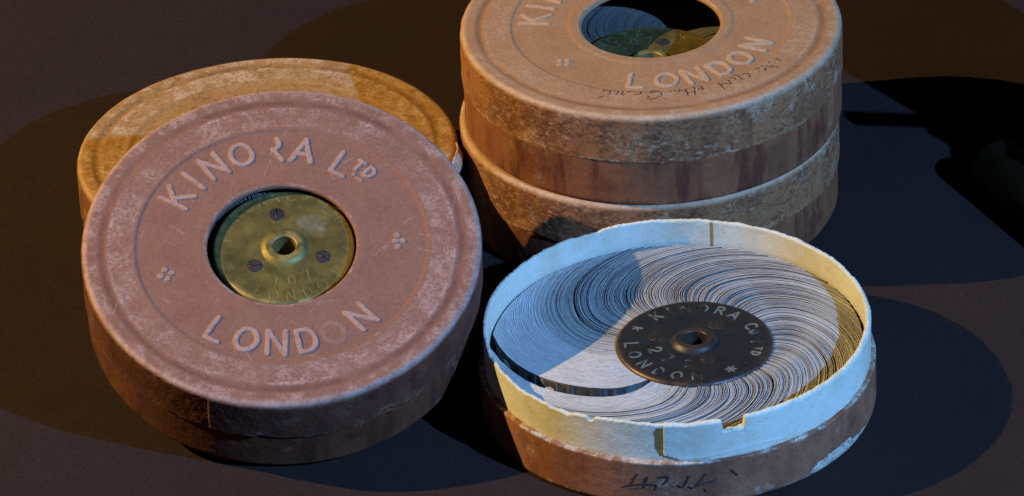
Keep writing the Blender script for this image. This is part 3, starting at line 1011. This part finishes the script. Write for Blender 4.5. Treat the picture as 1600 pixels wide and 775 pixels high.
sr = thing('flip_card_reel', 'brass disc reel seen through the hole in the lid atop the stack', 'card reel', (-0.20, 13.84, 3.90))
zt_s = 5.72 - 3.90
s_letters = []
for ch, a in zip('KINORA', (172, 157, 142, 127, 112, 97)):
    s_letters.append((ch, 2.2, a, 0.44, False, 1))
s_letters += [('1', 1.55, 128, 0.46, False, 1), ('0', 1.62, 108, 0.46, False, 1), ('7', 1.62, 88, 0.46, False, 1), ('*', 2.15, 55, 0.34, False, 1)]
for ch, a in zip('LONDON', (-180, -163, -145, -127, -109, -91)):
    s_letters.append((ch, 2.2, a, 0.44, True, 1))
hb_ = make_hub(sr, zt_s, 2.70, M['brass'], s_letters, [(0.50, 1.42), (-1.45, -0.3), (1.0, -1.1)], 181, nv=720, mark=0.5, lw=0.045, edge_wear=0.4)
hb_['label'] = 'tarnished brass hub disc stamped with letters'
lathe('hub_core', [(2.25, zt_s - 0.26), (2.28, zt_s - 0.4), (2.28, 0.3), (2.2, 0.0), (0.02, 0.0)], M['black_paint'], sr, 96)
make_cards(sr, 0.2, zt_s - 0.2, (0, 0), (0.05, 0.08), 2.30, 6.40, 430, 99, 186, 10.0, 16.0, lambda u: 0.35, 0, 'card_edge_dim')


# ------------------------------------------------------------------ the box lying behind and the one leaning on it
bb = thing('round_box', 'closed amber round box lying flat under the leaning one', 'box', (-14.42, 12.56, 0.0), group='lidded round boxes')
make_base(bb, 1.72, M['base_brown'], 241, 720)
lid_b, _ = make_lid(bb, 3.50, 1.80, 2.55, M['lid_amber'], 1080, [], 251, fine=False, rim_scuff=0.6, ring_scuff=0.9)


def torn_flap():
    n1, n2 = 13, 9
    V = []
    for i in range(n1):
        a = math.radians(-19 + 18 * i / (n1 - 1))
        u = i / (n1 - 1)
        for j in range(n2):
            v = j / (n2 - 1)
            lift = math.sin(math.pi * u) ** 0.7
            r = 6.98 + 0.28 * lift * math.sin(v * math.pi * 0.9)
            z = 2.75 + 0.75 * v + 0.20 * lift * v + 0.05 * math.sin(9 * u + 4 * v)
            V.append((r * math.cos(a), r * math.sin(a), z))
    Q = [(i * n2 + j, (i + 1) * n2 + j, (i + 1) * n2 + j + 1, i * n2 + j + 1) for i in range(n1 - 1) for j in range(n2 - 1)]
    o = add_obj('torn_flap', raw_mesh('torn_flap', V, Q, M['lid_tan'], attrs={'wear': np.full(len(V), 0.9), 'stain': np.zeros(len(V)), 'side': np.zeros(len(V))}), lid_b)
    sol = o.modifiers.new('thickness', 'SOLIDIFY')
    sol.thickness = 0.0006
    o['label'] = 'pale torn paper flap at the lid edge'


torn_flap()

EX, EY, EN = (0.99942889, 0.01223711, -0.03149828), (0.0, 0.93212677, 0.36213215), (0.03379184, -0.36192533, 0.93159442)
fb = thing('round_box', 'rose brown closed round box leaning tilted on the flat amber one', 'box', (-13.754, 3.134, 2.56), (EX, EY, EN), group='lidded round boxes')
make_base(fb, 1.80, M['base_shaded'], 341, 900)
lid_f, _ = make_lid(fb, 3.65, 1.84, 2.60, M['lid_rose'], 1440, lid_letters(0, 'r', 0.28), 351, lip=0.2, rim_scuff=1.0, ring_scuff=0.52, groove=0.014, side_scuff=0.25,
                    tears=((-60, 5, 0.22), (-97, 2.5, 0.10), (-52, 3, -0.06)), wraps=((-112, -62, 0.03),), dents=((-52, -1.0, 0.35, 0.07), (-38, -1.3, 0.3, 0.06)))
lid_f['label'] = 'rose brown lid embossed with lettering, ring scuffed pale'

D0 = 0.38
fo = (-13.754 + EN[0] * 1.0 + EX[0] * 0.09 + EY[0] * 0.135, 3.134 + EN[1] * 1.0 + EX[1] * 0.09 + EY[1] * 0.135, 2.56 + EN[2] * 1.0 + EX[2] * 0.09 + EY[2] * 0.135)
fr = thing('flip_card_reel', 'brass disc reel with dark screws in the hole of the leaning box', 'card reel', fo, (EX, EY, EN))
zt_f = 3.65 - D0 - 1.0
f_letters = []
for ch, a in zip('KINORA', (168, 154, 140, 126, 112.5, 99)):
    f_letters.append((ch, 2.2, a, 0.40, False, 1))
f_letters += [('C', 2.25, 84, 0.42, False, 1), ('0', 2.28, 72, 0.28, False, 1), ('L', 2.2, 48, 0.4, False, 1), ('T', 2.2, 40, 0.28, False, 1), ('D', 2.2, 31, 0.36, False, 1)]
for ch, a in zip('LONDON', (-117, -102, -86, -69, -53, -38)):
    f_letters.append((ch, 2.12, a, 0.42, True, 1))
f_letters += [('1', 1.56, -103, 0.46, True, 1), ('0', 1.46, -82, 0.40, True, 1), ('7', 1.48, -60, 0.46, True, 1), ('*', 2.1, -158, 0.3, False, 1), ('*', 2.1, -5, 0.3, False, 1)]
hf_ = make_hub(fr, zt_f, 2.52, M['brass'], f_letters, [(-0.27, 1.46), (1.32, -0.46), (-1.06, -0.78)], 381, boss=(0.40, 0.62, 0.86, 0.11),
               slot_rot=(1.57, -0.75, 0.05), edge_wear=0.6, mark=0.15, lw=0.030, depth=-0.012, spots=((0.95, 0.95, 0.5, 0.28), (1.3, 0.75, 0.16, 0.55)))
hf_['label'] = 'tarnished brass hub disc stamped with letters and a number'
lathe('hub_core', [(2.15, zt_f - 0.26), (2.18, zt_f - 0.4), (2.18, 0.1), (2.1, 0.0), (0.02, 0.0)], M['black_paint'], fr, 96)
make_cards(fr, 0.1, zt_f - 0.35, (0, 0), (-0.09, -0.20), 2.22, 6.40, 300, 399, 150, 4.0, 2.0, lambda u: 0.3, 0, 'card_edge_dim')


# ------------------------------------------------------------------ dark tube at the right-hand edge, and an unseen body shaped for its shadow
def tube(name, p0, p1, rad, mat, parent, nv=48, cap=0.04):
    a, b = Vector(p0), Vector(p1)
    ax = (b - a).normalized()
    u = ax.orthogonal().normalized()
    v = ax.cross(u)
    L = (b - a).length
    rows = [(0.001, 0), (rad * 0.8, 0), (rad - cap, 0.0), (rad - cap * 0.3, cap * 0.3), (rad, cap), (rad, L * 0.5), (rad, L - cap), (rad - cap * 0.3, L - cap * 0.3), (rad - cap, L), (rad * 0.8, L), (0.001, L)]
    V = []
    for r, t in rows:
        for k in range(nv):
            an = 2 * math.pi * k / nv
            V.append(tuple(a + ax * t + u * (r * math.cos(an)) + v * (r * math.sin(an))))
    q = grid_quads(len(rows), nv)[:, ::-1]
    n_ = len(V)
    return add_obj(name, raw_mesh(name, V, q, mat, attrs={'wear': np.zeros(n_), 'stain': np.zeros(n_)}), parent)


tb = thing('metal_tube', 'dark metal tube with a brass seam lying in shadow on the table', 'tube', (12.45, 13.25, 0))
ax_d = Vector((0.44, -0.90, 0)).normalized()
tube('barrel', (0, 0, 1.02), tuple(Vector((0, 0, 1.02)) + ax_d * 11), 1.05, M['black_metal'], tb, 64, 0.10)
sd_ = Vector((0.90, 0.44, 0))
p_ = Vector((0, 0, 1.02)) + sd_ * 0.45 + Vector((0, 0, 0.95))
tube('seam', tuple(p_ + ax_d * 0.3), tuple(p_ + ax_d * 10.6), 0.07, M['brass'], tb, 12, 0.02)

vw = thing('shadow_caster', 'unseen black upright body with rods, form guessed to cast the shadow at the right', 'shadow_caster', (18.0, 14.1, 0))
lathe('drum', [(0.02, 12.5), (3.4, 12.5), (3.62, 12.4), (3.7, 12.2), (3.7, 6.0), (3.7, 0.3), (3.6, 0.05), (3.4, 0.0), (0.02, 0.0)], M['black_paint'], vw, 96)
box_mesh('bracket', 2.2, 5.0, 0.9, (1.2, -5.0, 8.9), 0.0, M['black_paint'], vw)
box_mesh('shadow_block', 4.8, 4.2, 6.0, (0.4, -4.4, 3.0), 0.0, M['black_paint'], vw)  # unseen block added to fill the shadow between drum and tube
tube('rod', (1.6, -6.5, 8.9), (-2.7, -5.8, 8.9), 0.33, M['black_paint'], vw, 24)
tube('rod', (0.7, -4.4, 8.9), (-1.6, -3.8, 8.9), 0.18, M['black_paint'], vw, 24)
